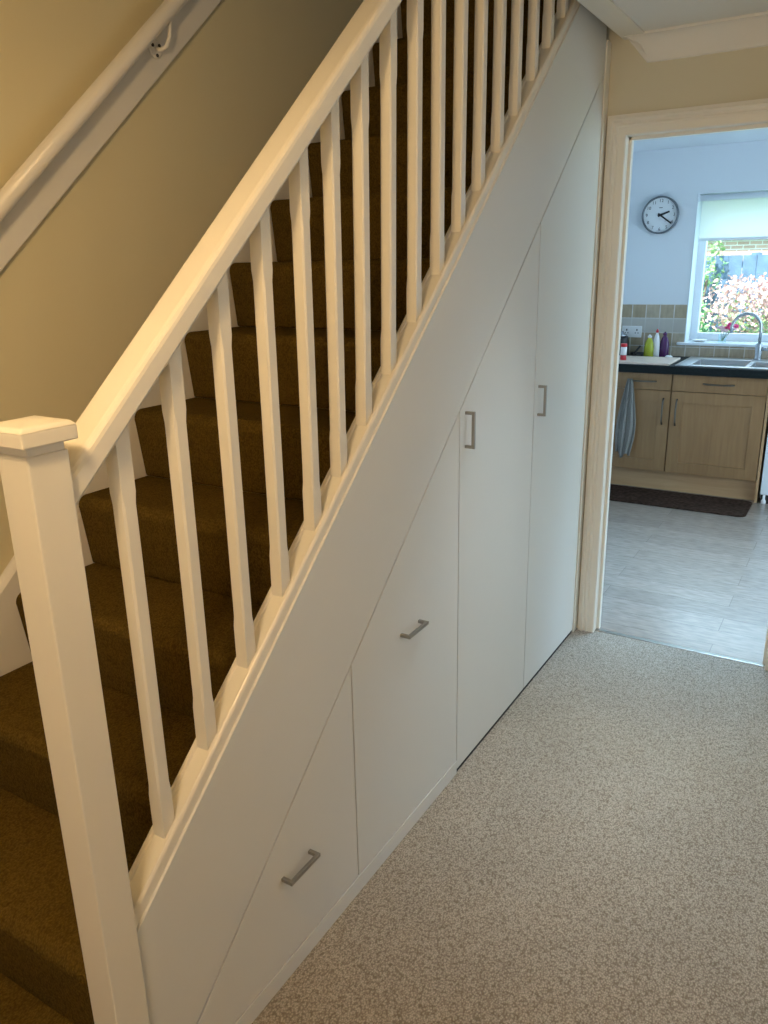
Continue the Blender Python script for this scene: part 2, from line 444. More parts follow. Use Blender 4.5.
# door lining and hinges (the kitchen doorway)
ln = MB().box(DL - 0.025, DL, L - 0.002, L + 0.095, 0, DH + 0.025).box(DR, DR + 0.025, L - 0.002, L + 0.095, 0, DH + 0.025)
ln.box(DL - 0.025, DR + 0.025, L - 0.002, L + 0.095, DH, DH + 0.025)
ln.box(DL - 0.001, DL + 0.012, L + 0.028, L + 0.056, 0, DH).box(DR - 0.012, DR + 0.001, L + 0.028, L + 0.056, 0, DH).box(DL, DR, L + 0.028, L + 0.056, DH - 0.012, DH + 0.001)
door = struct('door_1', ln, 'gloss', label='white lining of the kitchen doorway', bevel=0.0015)
for zc in (1.76, 0.25):
    h = MB().box(DL - 0.001, DL + 0.003, L + 0.060, L + 0.086, zc - 0.045, zc + 0.045)
    h.lathe([(0.006, zc - 0.045), (0.006, zc + 0.045)], (DL - 0.006, L + 0.097, 0), 10)
    h.build('hinge', 'gloss', door)

# moulded architrave around the doorway


def arch_profile():
    # (distance from the opening, projection)
    return [(0.0, 0.0), (0.0, 0.012), (0.004, 0.015), (0.028, 0.015), (0.031, 0.018), (0.035, 0.0185), (0.038, 0.0155), (0.044, 0.0155), (0.047, 0.019),
            (0.050, 0.0225), (0.056, 0.0225), (0.059, 0.019), (0.064, 0.018), (0.070, 0.016), (0.072, 0.0)]


ar = MB()
pr = arch_profile(); n = len(pr)
for side in ('l', 'r', 't'):
    v = []
    for t in (0, 1):
        for d, p in pr:
            if side == 'l':
                v.append((DL - d, L - p, 0.0 if t == 0 else DH + d))
            elif side == 'r':
                v.append((DR + d, L - p, 0.0 if t == 0 else DH + d))
            else:
                v.append(((DL - d) if t == 0 else (DR + d), L - p, DH + d))
    f = [(i, (i + 1) % n, n + (i + 1) % n, n + i) for i in range(n)] + [tuple(range(n)), tuple(range(n, 2 * n))]
    ar.add(v, f)
struct('trim_architrave', ar, 'gloss', label='moulded white architrave of the kitchen doorway')
# small scribing strip closing the cupboard against the wall
struct('trim_scribe', MB().box(-0.030, 0.005, YEND + 0.001, L - 0.001, 0.0, CEIL - 0.007), 'gloss', label='narrow white scribing strip beside the doorway', bevel=0.002)
struct('baseboard_right', MB().box(XR - 0.016, XR, 1.95, L, 0, 0.12).box(DR + 0.075, XR - 0.016, L - 0.016, L, 0, 0.12), 'gloss', bevel=0.003)

# kitchen shell
WX0, WX1, WZ0, WZ1 = -0.212, 1.15, 0.975, 1.985
kf = MB().box(-0.79, WX0, YK, YK + 0.3, 0, 2.4).box(WX1, 2.9, YK, YK + 0.3, 0, 2.4).box(WX0, WX1, YK, YK + 0.3, 0, WZ0 - 0.02).box(WX0, WX1, YK, YK + 0.3, WZ1, 2.4)
struct('wall_kitchen_far', kf, 'kwall', label='pale blue-white kitchen wall with the window')
struct('wall_kitchen_left', MB().box(-0.79, -0.69, L + 0.085, YK + 0.3, 0, 2.4), 'kwall')
struct('wall_kitchen_near', MB().box(-0.69, DL - 0.03, L + 0.085, L + 0.093, 0, 2.3).box(DR + 0.03, 2.8, L + 0.085, L + 0.093, 0, 2.3).box(DL - 0.03, DR + 0.03, L + 0.085, L + 0.093, DH + 0.03, 2.3), 'kwall')
struct('wall_kitchen_right', MB().box(2.8, 2.9, L + 0.085, 3.0, 0, 2.4).box(2.8, 2.9, 4.8, YK, 0, 2.4).box(2.8, 2.9, 3.0, 4.8, 2.1, 2.4), 'kwall')
struct('ceiling_kitchen', MB().box(-0.79, 2.9, L + 0.085, YK + 0.3, 2.287, 2.4), 'kwall', label='white kitchen ceiling')

# window
yf = YK + 0.17
fr = MB()
fr.box(WX0, WX0 + 0.055, yf, yf + 0.06, WZ0, WZ1).box(WX1 - 0.055, WX1, yf, yf + 0.06, WZ0, WZ1)
fr.box(WX0 + 0.055, WX1 - 0.055, yf, yf + 0.06, WZ0, WZ0 + 0.055).box(WX0 + 0.055, WX1 - 0.055, yf, yf + 0.06, WZ1 - 0.055, WZ1)
fr.box(0.56, 0.62, yf, yf + 0.06, WZ0 + 0.055, WZ1 - 0.055)
win = struct('window_1', fr, 'upvc', label='white framed kitchen window above the sink', bevel=0.006)
MB().box(WX0 + 0.05, WX1 - 0.05, yf + 0.024, yf + 0.032, WZ0 + 0.05, WZ1 - 0.05).build('window_glass', 'glass', win)
MB().box(WX0 + 0.002, 0.56, yf - 0.006, yf + 0.0, WZ0 + 0.03, WZ0 + 0.045).build('window_bead', 'upvc', win)
MB().box(WX0 - 0.05, WX1 + 0.05, YK - 0.03, yf, WZ0 - 0.02, WZ0).build('window_sill', 'upvc', win, bevel=0.006)
rv = MB().box(WX0, WX0 + 0.004, YK - 0.004, yf, WZ0, WZ1).box(WX1 - 0.004, WX1, YK - 0.004, yf, WZ0, WZ1).box(WX0, WX1, YK - 0.004, yf, WZ1 - 0.004, WZ1)
rv.build('window_reveal', 'upvc', win)

# stone tiles: splashback wall covering
sb = MB().box(-0.69, WX0 - 0.003, YK - 0.008, YK, 0.872, 1.241).box(WX0 - 0.003, 2.79, YK - 0.008, YK, 0.872, WZ0 - 0.021)
struct('trim_splashback_tiles', sb, 'tile', label='square beige stone tiles behind the worktop')

# threshold
tag(MB().box(DL + 0.001, DR - 0.001, L + 0.008, L + 0.030, 0.0, 0.004).build('threshold_strip', 'steel', bevel=0.0015),
    'thin metal threshold strip where hall carpet meets kitchen floor', 'threshold strip')

# ================================================================ STAIRCASE
XS, XO = -0.814, -0.058      # carpet between wall string and outer string
st = thing('staircase', (-0.43, 0.0, 0.0), 'carpeted straight staircase rising along the cream wall', 'staircase')
for k in range(1, 14):
    y0, y1 = YB(k - 1), YB(k)
    z0, z1 = (k - 1) * RI, k * RI
    xo = XO
    if k == 13:
        y1 = y0 + 0.001
    r = 0.028
    yn = y0 - 0.02
    pts = [(y0, z0), (yn + 0.0015, z1 - 0.036)]
    for j in range(7):
        a = PI + j / 6 * (-PI / 2) + 0.0
        pts.append((yn + r + r * math.cos(a), z1 - r + r * math.sin(a)))
    pts += [(y1 + 0.009, z1), (y1 + 0.009, z1 - 0.03), (y0 + 0.02, z1 - 0.03), (y0 + 0.02, z0)]
    m_ = MB().prism(pts, 0, XS, xo, smooth=False)
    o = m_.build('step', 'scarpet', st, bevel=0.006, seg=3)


def sloped(x0, x1, y0, y1, o0, o1, zmin=None):
    """slab between two lines parallel to the flight, plumb cut at y0 and y1"""
    p = [(y0, max(zmin if zmin is not None else -9, o0 + M * y0)), (y1, o0 + M * y1), (y1, o1 + M * y1), (y0, o1 + M * y0)]
    return MB().prism(p, 0, x0, x1)


# wall string with moulded top
NO = 0.2882
ws = MB().prism([(-0.105, 0.0), (0.14, 0.0), (2.583, 0.0 + M * 2.46), (2.583, NO + 0.045 + M * 2.583), (-0.06, NO + 0.045 + M * -0.06), (-0.105, 0.18)], 0, XW + 0.001, XS)
ws.build('wall_string', 'gloss', st, bevel=0.003)
mo = MB()
prof = [(-0.010, -0.012), (0.010, -0.012), (0.010, -0.004), (0.006, 0.003), (0.002, 0.008), (-0.004, 0.012), (-0.010, 0.012)]
mo.sweep([(a, b) for a, b in prof], [(XW + 0.011, -0.06, NO + 0.057 + M * -0.06 - 0.012), (XW + 0.011, 2.583, NO + 0.057 + M * 2.583 - 0.012)], smooth=False)
mo.build('string_moulding', 'gloss', st)
# outer string (behind and above the cupboard fronts)
sloped(-0.0565, -0.0185, 0.172, 2.56, OFF_S - 0.14, OFF_S - 0.0005).build('outer_string', 'gloss', st)

# ================================================================ BANISTER
bn = thing('banister', (-0.02, 0.14, 0.0), 'white painted banister with square spindles along the open side of the stairs', 'banister')
NX0, NX1, NY0, NY1 = -0.055, 0.010, 0.106, 0.171
nw = MB().box(NX0, NX1, NY0, NY1, 0.0, 1.318).build('newel_post', 'gloss', bn, bevel=0.0022)
cp = MB().box(NX0 + 0.003, NX1 - 0.003, NY0 + 0.003, NY1 - 0.003, 1.316, 1.331)
cp.box(NX0 - 0.011, NX1 + 0.011, NY0 - 0.011, NY1 + 0.011, 1.331, 1.352)
a, b_, c_ = 0.011, 0.006, 1.352
v = [(NX0 - a, NY0 - a, c_), (NX1 + a, NY0 - a, c_), (NX1 + a, NY1 + a, c_), (NX0 - a, NY1 + a, c_),
     (NX0 - a + b_, NY0 - a + b_, c_ + 0.006), (NX1 + a - b_, NY0 - a + b_, c_ + 0.006), (NX1 + a - b_, NY1 + a - b_, c_ + 0.006), (NX0 - a + b_, NY1 + a - b_, c_ + 0.006),
     ((NX0 + NX1) / 2, (NY0 + NY1) / 2, c_ + 0.011)]
cp.add(v, [(0, 1, 5, 4), (1, 2, 6, 5), (2, 3, 7, 6), (3, 0, 4, 7), (4, 5, 8), (5, 6, 8), (6, 7, 8), (7, 4, 8)])
cp.build('newel_cap', 'gloss', nw, bevel=0.0022)

# base rail with fillet level, top at OFF_S+0.028 (edge) and +0.025
bot = OFF_S
nrm = 1 / math.sqrt(1 + M * M)
SL = 2.56
path0, path1 = 0.168, SL
cprof = []
# profile in (x, vertical offset) extruded along the slope, plumb ends


def slope_extrude(prof, y0, y1):
    mb = MB(); n = len(prof)
    v = [(x, y0, o + M * y0) for x, o in prof] + [(x, y1, o + M * y1) for x, o in prof]
    f = [(i, (i + 1) % n, n + (i + 1) % n, n + i) for i in range(n)]
    mb.add(v, [tuple(range(n))[::-1], tuple(range(n, 2 * n))]); k = 0
    mb.f += f; mb.sm += [False] * n
    return mb


base_prof = [(-0.060, bot + 0.0), (-0.006, bot + 0.0), (-0.006, bot + 0.022), (-0.0068, bot + 0.0265), (-0.009, bot + 0.030), (-0.012, bot + 0.0318),
             (-0.0145, bot + 0.031), (-0.016, bot + 0.026), (-0.046, bot + 0.026), (-0.049, bot + 0.031), (-0.054, bot + 0.0315), (-0.058, bot + 0.029), (-0.060, bot + 0.024)]
slope_extrude(base_prof, NY1 - 0.001, SL).build('base_rail', 'gloss', bn)

# handrail: rounded section
hp = []
hw, ht = 0.067, 0.058
hx = -0.0335
for x, z in [(-0.001, .768), (-0.001, .800), (-0.0025, .807), (-0.006, .812), (-0.012, .8145), (-0.055, .8145), (-0.061, .812), (-0.0645, .807), (-0.066, .800), (-0.066, .768), (-0.054, .7535), (-0.013, .7535)]:
    hp.append((x, OFF_S + z))
hr = slope_extrude(hp, NY1 - 0.001, SL)
hr.sm = [False, False] + [False] * (len(hr.f) - 2)
hro = hr.build('handrail', 'gloss', bn, bevel=0.0012)

# spindles
BY = [0.2763, 0.3999, 0.5259, 0.6458, 0.7661, 0.8715, 0.980, 1.0942, 1.2212, 1.3447, 1.4649, 1.5868, 1.710, 1.8307, 1.9563, 2.0798, 2.2001]
BY += [2.32, 2.44]
BW = 0.028
LEAN = [0, 0.001, 0.0, 0.004, 0.009, 0.014, 0.019, 0.024, 0.018, 0.009, 0.012, 0.008]


def spindle(ybase):
    """square spindle, stop-chamfered between plain end blocks; base splay cut to the slope"""
    x0, x1 = -0.048, -0.020
    cx, cy = (x0 + x1) / 2, ybase + BW / 2
    h = BW / 2
    mb = MB()
    zb = OFF_S + 0.026 + M * ybase
    zt = OFF_S + 0.776 + M * ybase
    lv = [(zb, 0.0006, 1), (zb + 0.085, 0.0006, 0), (zb + 0.105, 0.0036, 0), (zt - 0.130, 0.0036, 0), (zt - 0.110, 0.0006, 0), (zt, 0.0006, 1)]
    for z, c, sl in lv:
        ring = [(h, -h + c), (h, h - c), (h - c, h), (-h + c, h), (-h, h - c), (-h, -h + c), (-h + c, -h), (h - c, -h)]
        k = len(mb.v)
        for a_, b2 in ring:
            mb.v.append((cx + a_, cy + b2, z + (M * (b2 + h) if sl else 0)))
    for i in range(len(lv) - 1):
        for j in range(8):
            mb.f.append((i * 8 + j, i * 8 + (j + 1) % 8, (i + 1) * 8 + (j + 1) % 8, (i + 1) * 8 + j)); mb.sm.append(False)
    mb.f.append(tuple(range(8))[::-1]); mb.f.append(tuple(range(40, 48))); mb.sm += [False, False]
    return mb


sp0 = spindle(BY[0]).build('baluster', 'gloss', bn, origin=(-0.034, BY[0] + BW / 2, OFF_S + 0.026 + M * BY[0]))
for yb in BY[1:]:
    c = sp0.copy(); COL.objects.link(c); c.parent = bn
    c.location = Vector((-0.034, yb + BW / 2, OFF_S + 0.026 + M * yb)) - world_loc(bn)
    k = BY.index(yb)
    lean = LEAN[k] if k < len(LEAN) else 0.004       # the old spindles are not quite plumb
    c.rotation_euler = (-math.atan2(lean, 0.73), 0, 0)

# ================================================================ WALL HANDRAIL
wr = thing('wall_handrail', (-0.80, 1.2, 2.1), 'round white handrail on a painted board fixed to the stair wall', 'handrail')
ya, yb2 = 0.25, 2.55
MB().prism([(ya, 0.962 + M * ya), (yb2, 0.962 + M * yb2), (yb2, 1.085 + M * yb2), (ya, 1.085 + M * ya)], 0, XW + 0.001, -0.816).build('backboard', 'gloss', wr, bevel=0.003)
MB().tube([(-0.776, ya - 0.03, 1.106 + M * (ya - 0.03)), (-0.776, yb2, 1.106 + M * yb2)], 0.0205, 20).build('rail', 'gloss', wr)


def bracket(y):
    z = 1.036 + M * y
    b = MB().lathe([(0.024, -0.816), (0.024, -0.812), (0.020, -0.810)], (0, y, z), 20, axis=0)
    # arm curls out and up to the rail
    pth = [(-0.812, y, z), (-0.795, y + 0.004, z - 0.004), (-0.783, y + 0.012, z + 0.004), (-0.776, y + 0.02, z + 0.028), (-0.776, y + 0.026, 1.106 + M * (y + 0.026) - 0.022)]
    b.tube(pth, 0.0055, 10)
    br = b.build('bracket', 'gloss', wr)
    for a_ in (0.6, 2.7, 4.8):
        MB().lathe([(0.0045, -0.8095), (0.0045, -0.8075), (0.002, -0.807)], (0, y + 0.014 * math.cos(a_), z + 0.016 * math.sin(a_)), 10, axis=0).build('screw', 'screw', br)


bracket(1.222)

# ================================================================ UNDERSTAIRS CUPBOARD
cb = thing('understairs_cupboard', (-0.01, 1.4, 0.0), 'white fitted cupboard with drawers and doors filling the triangle under the stairs', 'cupboard')
G = 0.0025        # half the shadow gap
yA, yB_, yC, yE = 0.8566, 1.4292, 2.003, YEND - 0.001
T = 0.018


def dz(y, off=0.0):
    return OFF_D + M * y + off


gv = G / nrm
# fascia above the diagonal
MB().prism([(NY1 + 0.001, OFF_S + M * (NY1 + 0.001)), (2.31, OFF_S + M * 2.31), (yE, OFF_S + M * 2.31), (yE, dz(yE, gv)), (NY1 + 0.001, dz(NY1 + 0.001, gv))][::-1], 0, -T, 0.0).build('fascia_panel', 'panel', cb, bevel=0.0008)
# triangular drawer front
yd0 = (0.051 - OFF_D + gv) / M + 0.003
drw1 = MB().prism([(yd0, 0.051), (yA - G, 0.051), (yA - G, dz(yA - G, -gv))], 0, -T, 0.0).build('drawer_front', 'panel', cb, bevel=0.0008)
drw2 = MB().prism([(yA + G, 0.051), (yB_ - G, 0.051), (yB_ - G, dz(yB_ - G, -gv)), (yA + G, dz(yA + G, -gv))], 0, -T, 0.0).build('drawer_front', 'panel', cb, bevel=0.0008)
dr1 = MB().prism([(yB_ + G, 0.015), (yC - G, 0.015), (yC - G, dz(yC - G, -gv)), (yB_ + G, dz(yB_ + G, -gv))], 0, -T, 0.0).build('cupboard_door', 'panel', cb, bevel=0.0008)
dr2 = MB().prism([(yC + G, 0.015), (yE - G, 0.015), (yE - G, dz(yE - G, -gv)), (yC + G, dz(yC + G, -gv))], 0, -T, 0.0).build('cupboard_door', 'panel', cb, bevel=0.0008)
MB().prism([(NY1 + 0.001, 0.0), (yB_, 0.0), (yB_, 0.048), (NY1 + 0.001, 0.048)], 0, -0.019, 0.001).build('plinth', 'panel', cb, bevel=0.001)
MB().box(-0.035, -0.003, yB_ + 0.001, yE - 0.001, 0.0, 0.012).build('under_door_shade_strip', 'dark', cb)  # black strip painting the shade line under the doors
# near-black sheet painting the cupboard's inner shade behind the gaps
cc = MB().prism([(0.2, 0.0), (yE, 0.0), (yE, 2.32), (0.2, 0.22)], 0, -0.048, -0.042)
cc.build('carcass', 'dark', cb)


def handle(parent, yc, zc, length, vertical, proj=0.025):
    t = 0.0045; h = length / 2
    mb = MB()
    if vertical:
        for s in (-1, 1):
            mb.box(0.0, proj - t, yc - t, yc + t, zc + s * h - t, zc + s * h + t)
        mb.box(proj - t, proj + t, yc - t, yc + t, zc - h - t, zc + h + t)
    else:
        for s in (-1, 1):
            mb.box(0.0, proj - t, yc + s * h - t, yc + s * h + t, zc - t, zc + t)
        mb.box(proj - t, proj + t, yc - h - t, yc + h + t, zc - t, zc + t)
    o = mb.build('handle', 'steel', parent, bevel=0.0012)
    o['label'] = 'brushed steel D handle'
    return o


handle(drw1, 0.610, 0.276, 0.098, False)
handle(drw2, 1.138, 0.634, 0.096, False)
handle(dr1, 1.4665, 1.106, 0.096, True)
handle(dr2, 2.040, 1.102, 0.096, True)

# ================================================================ KITCHEN
YD = 5.03; TD = 0.02


def shaker(x0, x1, z0, z1, name, parent, stile, slab=False):
    mb = MB()
    yb = YD + TD; yfp = YD
    rec = 0.006
    mb.box(x0, x0 + stile, yfp, yb, z0, z1).box(x1 - stile, x1, yfp, yb, z0, z1)
    mb.box(x0 + stile, x1 - stile, yfp, yb, z0, z0 + stile).box(x0 + stile, x1 - stile, yfp, yb, z1 - stile, z1)
    mb.box(x0 + stile, x1 - stile, yfp + rec, yb, z0 + stile, z1 - stile)
    return mb.build(name, 'oak', parent, bevel=0.001)


def bow_handle(parent, c, length, vertical):
    pts = []
    for k in range(9):
        t = k / 8 * 2 - 1
        off = 0.026 * (1 - t ** 4) + 0.002
        pts.append((c[0], YD - off, c[2] + t * length / 2) if vertical else (c[0] + t * length / 2, YD - off, c[2]))
    return MB().tube(pts, 0.0055, 8, up=(1, 0, 0) if vertical else (0, 0, 1)).build('handle', 'darksteel', parent)


def cabinet(x0, x1, label, hx_door, hx_mid):
    t = thing('base_cabinet', ((x0 + x1) / 2, 5.3, 0.0), label, 'kitchen cabinet', 'oak base cabinets under the kitchen window')
    MB().box(x0, x1, YD + TD + 0.001, YK - 0.01, 0.14, 0.818 if x1 < 0 else 0.705).build('carcass', 'oak', t)
    if x1 > 0:
        MB().box(x0, x0 + 0.016, YD + TD + 0.001, YK - 0.01, 0.706, 0.818).build('side_panel', 'oak', t)
        MB().box(x1 - 0.016, x1, YD + TD + 0.001, YK - 0.01, 0.706, 0.818).build('side_panel', 'oak', t)
    d = shaker(x0 + 0.002, x1 - 0.002, 0.143, 0.703, 'cabinet_door', t, 0.075)
    bow_handle(d, (hx_door, 0, 0.563), 0.18, True)
    f = MB().box(x0 + 0.002, x1 - 0.002, YD, YD + TD, 0.708, 0.815)
    f.box(x0 + 0.06, x0 + 0.062, YD - 0.0006, YD, 0.708, 0.815).box(x1 - 0.062, x1 - 0.06, YD - 0.0006, YD, 0.708, 0.815)
    f = f.build('drawer_front', 'oakh', t, bevel=0.0015)
    bow_handle(f, (hx_mid, 0, 0.764), 0.19, False)
    return t


cabinet(-0.688, -0.156, 'oak kitchen base cabinet with the grey towel hanging from its drawer handle', -0.200, -0.352)
cabinet(-0.152, 0.430, 'oak kitchen base cabinet under the steel sink, beside the dishwasher', -0.112, 0.140)
tag(MB().box(-0.688, 0.430, 5.08, 5.096, 0.0, 0.139).build('plinth_board', 'oakdark'), 'warm brown plinth board along the floor below the oak cabinets', 'plinth')
tag(MB().box(0.434, 0.450, YD + 0.002, YK - 0.01, 0.0, 0.818).build('end_panel', 'oakdark'), 'narrow oak end panel between cabinet and white dishwasher', 'panel')
wk = MB()
HX0, HX1, HY0, HY1 = -0.065, 0.4135, 5.085, 5.465
wp = [(-0.689, 5.0), (1.6, 5.0), (1.6, YK - 0.009), (-0.689, YK - 0.009)]
hp_ = [(HX0, HY0), (HX1, HY0), (HX1, HY1), (HX0, HY1)]
wv = [(x, y, z) for z in (0.82, 0.872) for x, y in wp + hp_]
wf = []
for k in range(4):
    q = (k + 1) % 4
    wf += [(k, q, 4 + q, 4 + k), (8 + k, 8 + q, 12 + q, 12 + k), (k, q, 8 + q, 8 + k), (4 + k, 4 + q, 12 + q, 12 + k)]
wk.add(wv, wf)
tag(wk.build('worktop', 'worktop', bevel=0.004), 'black laminate kitchen worktop on the oak cabinets', 'worktop')

dw = thing('dishwasher', (0.76, 5.3, 0.0), 'white dishwasher to the right of the oak cabinets', 'dishwasher')
MB().box(0.464, 1.06, YD + 0.03, YK - 0.02, 0.03, 0.815).build('casing', 'appliance', dw)
MB().box(0.464, 1.06, YD - 0.005, YD + 0.03, 0.06, 0.70).build('appliance_door', 'appliance', dw, bevel=0.004)
MB().box(0.464, 1.06, YD - 0.005, YD + 0.03, 0.703, 0.815).build('control_panel', 'appliance', dw, bevel=0.004)
MB().box(0.468, 1.056, YD + 0.01, YD + 0.03, 0.0, 0.056).build('kick_plate', 'blackplastic', dw)
MB().lathe([(0.015, 0.0), (0.015, 0.02), (0.008, 0.03), (0.008, 0.06)], (0.49, YD, 0), 12).build('foot', 'whiteplastic', dw)

# sink
sk = thing('kitchen_sink', (0.3, 5.3, 0.872), 'stainless steel double bowl sink set in the black worktop', 'sink')
SX0, SX1, SY0, SY1 = -0.148, 0.80, 5.035, 5.575
B1 = (-0.06, 0.275, 5.09, 5.46); B2 = (0.300, 0.412, 5.09, 5.40)
zt, zl = 0.880, 0.8725
rim = MB()
xs = [SX0, B1[0], B1[1], B2[0], B2[1], SX1]
rim.box(SX0, B1[0], SY0, SY1, zl, zt).box(B1[1], B2[0], SY0, SY1, zl, zt).box(B2[1], SX1, SY0, SY1, zl, zt)
rim.box(B1[0], B1[1], SY0, B1[2], zl, zt).box(B1[0], B1[1], B1[3], SY1, zl, zt)
rim.box(B2[0], B2[1], SY0, B2[2], zl, zt).box(B2[0], B2[1], B2[3], SY1, zl, zt)
rim.build('sink_rim', 'sinksteel', sk, bevel=0.002)
for B, dep in ((B1, 0.15), (B2, 0.12)):
    bo = MB(); t = 0.003; x0, x1, y0, y1 = B; zb = zt - 0.003
    zf = zt - dep
    bo.box(x0, x1, y0, y1, zf - t, zf)
    bo.box(x0, x0 + t, y0, y1, zf, zb).box(x1 - t, x1, y0, y1, zf, zb).box(x0, x1, y0, y0 + t, zf, zb).box(x0, x1, y1 - t, y1, zf, zb)
    bo.build('sink_bowl', 'sinksteel', sk)
    MB().lathe([(0.04, zf + 0.0002), (0.04, zf + 0.0015)], ((x0 + x1) / 2, (y0 + y1) / 2, 0), 20).build('plughole', 'chrome', sk)

# tap
tp = thing('mixer_tap', (0.30, 5.52, 0.88), 'tall chrome swan-neck mixer tap behind the sink', 'tap')
MB().lathe([(0.026, 0.880), (0.026, 0.888), (0.022, 0.892), (0.022, 0.985), (0.019, 0.992)], (0.30, 5.52, 0), 20).build('tap_body', 'chrome', tp, )
arc = [(0.30, 5.52, 0.985), (0.30, 5.518, 1.07)]
for k in range(1, 13):
    a_ = k / 12 * PI * 0.98
    arc.append((0.21 + 0.09 * math.cos(a_), 5.518 - 0.05 * (1 - math.cos(a_)) / 2, 1.09 + 0.10 * math.sin(a_)))
arc.append((0.121, 5.467, 1.06))
MB().tube(arc, 0.0105, 12, up=(0, 1, 0)).build('spout', 'chrome', tp)
MB().tube([(0.30, 5.52, 0.955), (0.345, 5.515, 0.955), (0.375, 5.512, 0.962)], 0.012, 10).tube([(0.375, 5.512, 0.962), (0.42, 5.50, 0.985)], 0.006, 8).build('lever', 'chrome', tp)

# chopping board
tag(MB().box(-0.66, -0.185, 5.02, 5.40, 0.8725, 0.888).build('chopping_board', 'board', bevel=0.004), 'pale wooden chopping board lying on the black worktop left of the sink', 'chopping board')

# spice jar
j = thing('spice_jar', (-0.53, 5.13, 0.888), 'small clear spice jar with red lid on the chopping board', 'jar')
MB().lathe([(0.020, 0.8885), (0.021, 0.890), (0.021, 0.922)], (-0.515, 5.12, 0), 20).build('contents', 'red', j)
MB().lathe([(0.021, 0.9225), (0.021, 0.975), (0.019, 0.979)], (-0.515, 5.12, 0), 20).build('jar_body', 'whiteplastic', j)
MB().lathe([(0.0225, 0.979), (0.0225, 0.998), (0.020, 1.001)], (-0.515, 5.12, 0), 20).build('lid', 'red', j)


def bottle(x, y, z, h, r, body, capm, label, flat=0.7):
    t = thing('soap_bottle', (x, y, z), label, 'bottle')
    prof = [(r * 0.92, z + 0.0005), (r, z + 0.006), (r, z + h * 0.45), (r * 0.86, z + h * 0.62), (r * 0.62, z + h * 0.76), (r * 0.38, z + h * 0.83), (r * 0.36, z + h * 0.87)]
    b = MB().lathe(prof, (x, y, 0), 24)
    b.v = [(vx, y + (vy - y) * flat, vz) for vx, vy, vz in b.v]
    b.build('bottle_body', body, t)
    MB().lathe([(r * 0.42, z + h * 0.872), (r * 0.42, z + h * 0.95), (r * 0.2, z + h * 0.96), (r * 0.18, z + h)], (x, y, 0), 16).build('cap', capm, t)
    return t


bottle(-0.420, 5.45, 0.8725, 0.165, 0.034, 'yellow', 'whiteplastic', 'yellow-green washing-up liquid bottle, leftmost of the three on the worktop')
bottle(-0.374, 5.47, 0.8725, 0.205, 0.024, 'whiteplastic', 'red', 'slim white bottle with a red cap between green and purple bottles')
bottle(-0.322, 5.49, 0.8725, 0.185, 0.034, 'purple', 'purple', 'dark purple plastic bottle, rightmost of the three on the worktop')
tag(MB().lathe([(0.018, 0.8728), (0.026, 0.877), (0.026, 0.890), (0.016, 0.897)], (-0.272, 5.43, 0), 18).build('scourer', 'whiteplastic'), 'small round white scourer beside the purple bottle', 'scourer')

# kettle
kt = thing('kettle', (-0.62, 5.47, 0.8725), 'dark kettle at the left end of the worktop, half behind the door frame', 'kettle')
MB().lathe([(0.056, 0.873), (0.058, 0.885), (0.056, 0.93), (0.050, 1.0), (0.044, 1.02)], (-0.628, 5.47, 0), 28).build('kettle_body', 'blackplastic', kt)
MB().lathe([(0.043, 1.0205), (0.038, 1.032), (0.015, 1.042), (0.012, 1.056)], (-0.628, 5.47, 0), 24).build('lid', 'chrome', kt)
MB().tube([(-0.628, 5.415, 0.90), (-0.628, 5.385, 0.93), (-0.628, 5.385, 0.99), (-0.628, 5.425, 1.01)], 0.009, 8, up=(0, 1, 0)).build('handle', 'blackplastic', kt)

# frying pan lying behind the board, spatula against it
fp = thing('frying_pan', (-0.49, 5.46, 0.8725), 'black frying pan behind the chopping board, handle pointing up', 'frying pan')
pn = MB().lathe([(0.040, 0.873), (0.050, 0.903), (0.046, 0.903), (0.037, 0.877)], (-0.508, 5.48, 0), 28)
pn.build('pan_bowl', 'blackplastic', fp)
MB().tube([(-0.52, 5.43, 0.897), (-0.50, 5.38, 0.915), (-0.455, 5.33, 0.965)], 0.007, 8).build('handle', 'blackplastic', fp)
sp = thing('spatula', (-0.47, 5.55, 0.8725), 'grey metal spatula leaning on the tiles left of the bottles', 'spatula')
MB().add([(-0.485, 5.588, 0.90), (-0.445, 5.588, 0.885), (-0.415, 5.605, 0.985), (-0.45, 5.605, 0.995), (-0.485, 5.591, 0.90), (-0.445, 5.591, 0.885), (-0.415, 5.608, 0.985), (-0.45, 5.608, 0.995)],
         [(0, 1, 2, 3), (4, 5, 6, 7), (0, 1, 5, 4), (1, 2, 6, 5), (2, 3, 7, 6), (3, 0, 4, 7)]).build('blade', 'steel', sp)
MB().tube([(-0.465, 5.589, 0.893), (-0.475, 5.57, 0.876)], 0.004, 8).build('handle', 'blackplastic', sp)

# double socket on the tiles
so = thing('wall_socket', (-0.60, YK - 0.012, 1.04), 'white double wall socket on the beige tiles', 'socket')
MB().box(-0.665, -0.52, YK - 0.017, YK - 0.0085, 1.0, 1.083).build('face_plate', 'whiteplastic', so, bevel=0.003)
for cx in (-0.63, -0.555):
    MB().box(cx - 0.004, cx + 0.004, YK - 0.018, YK - 0.0165, 1.048, 1.062).box(cx - 0.014, cx - 0.006, YK - 0.018, YK - 0.0165, 1.03, 1.036).box(cx + 0.006, cx + 0.014, YK - 0.018, YK - 0.0165, 1.03, 1.036).build('socket_slots', 'ink', so)
    MB().box(cx + 0.012, cx + 0.022, YK - 0.021, YK - 0.0165, 1.052, 1.07).build('switch', 'whiteplastic', so)

# towel over the drawer handle


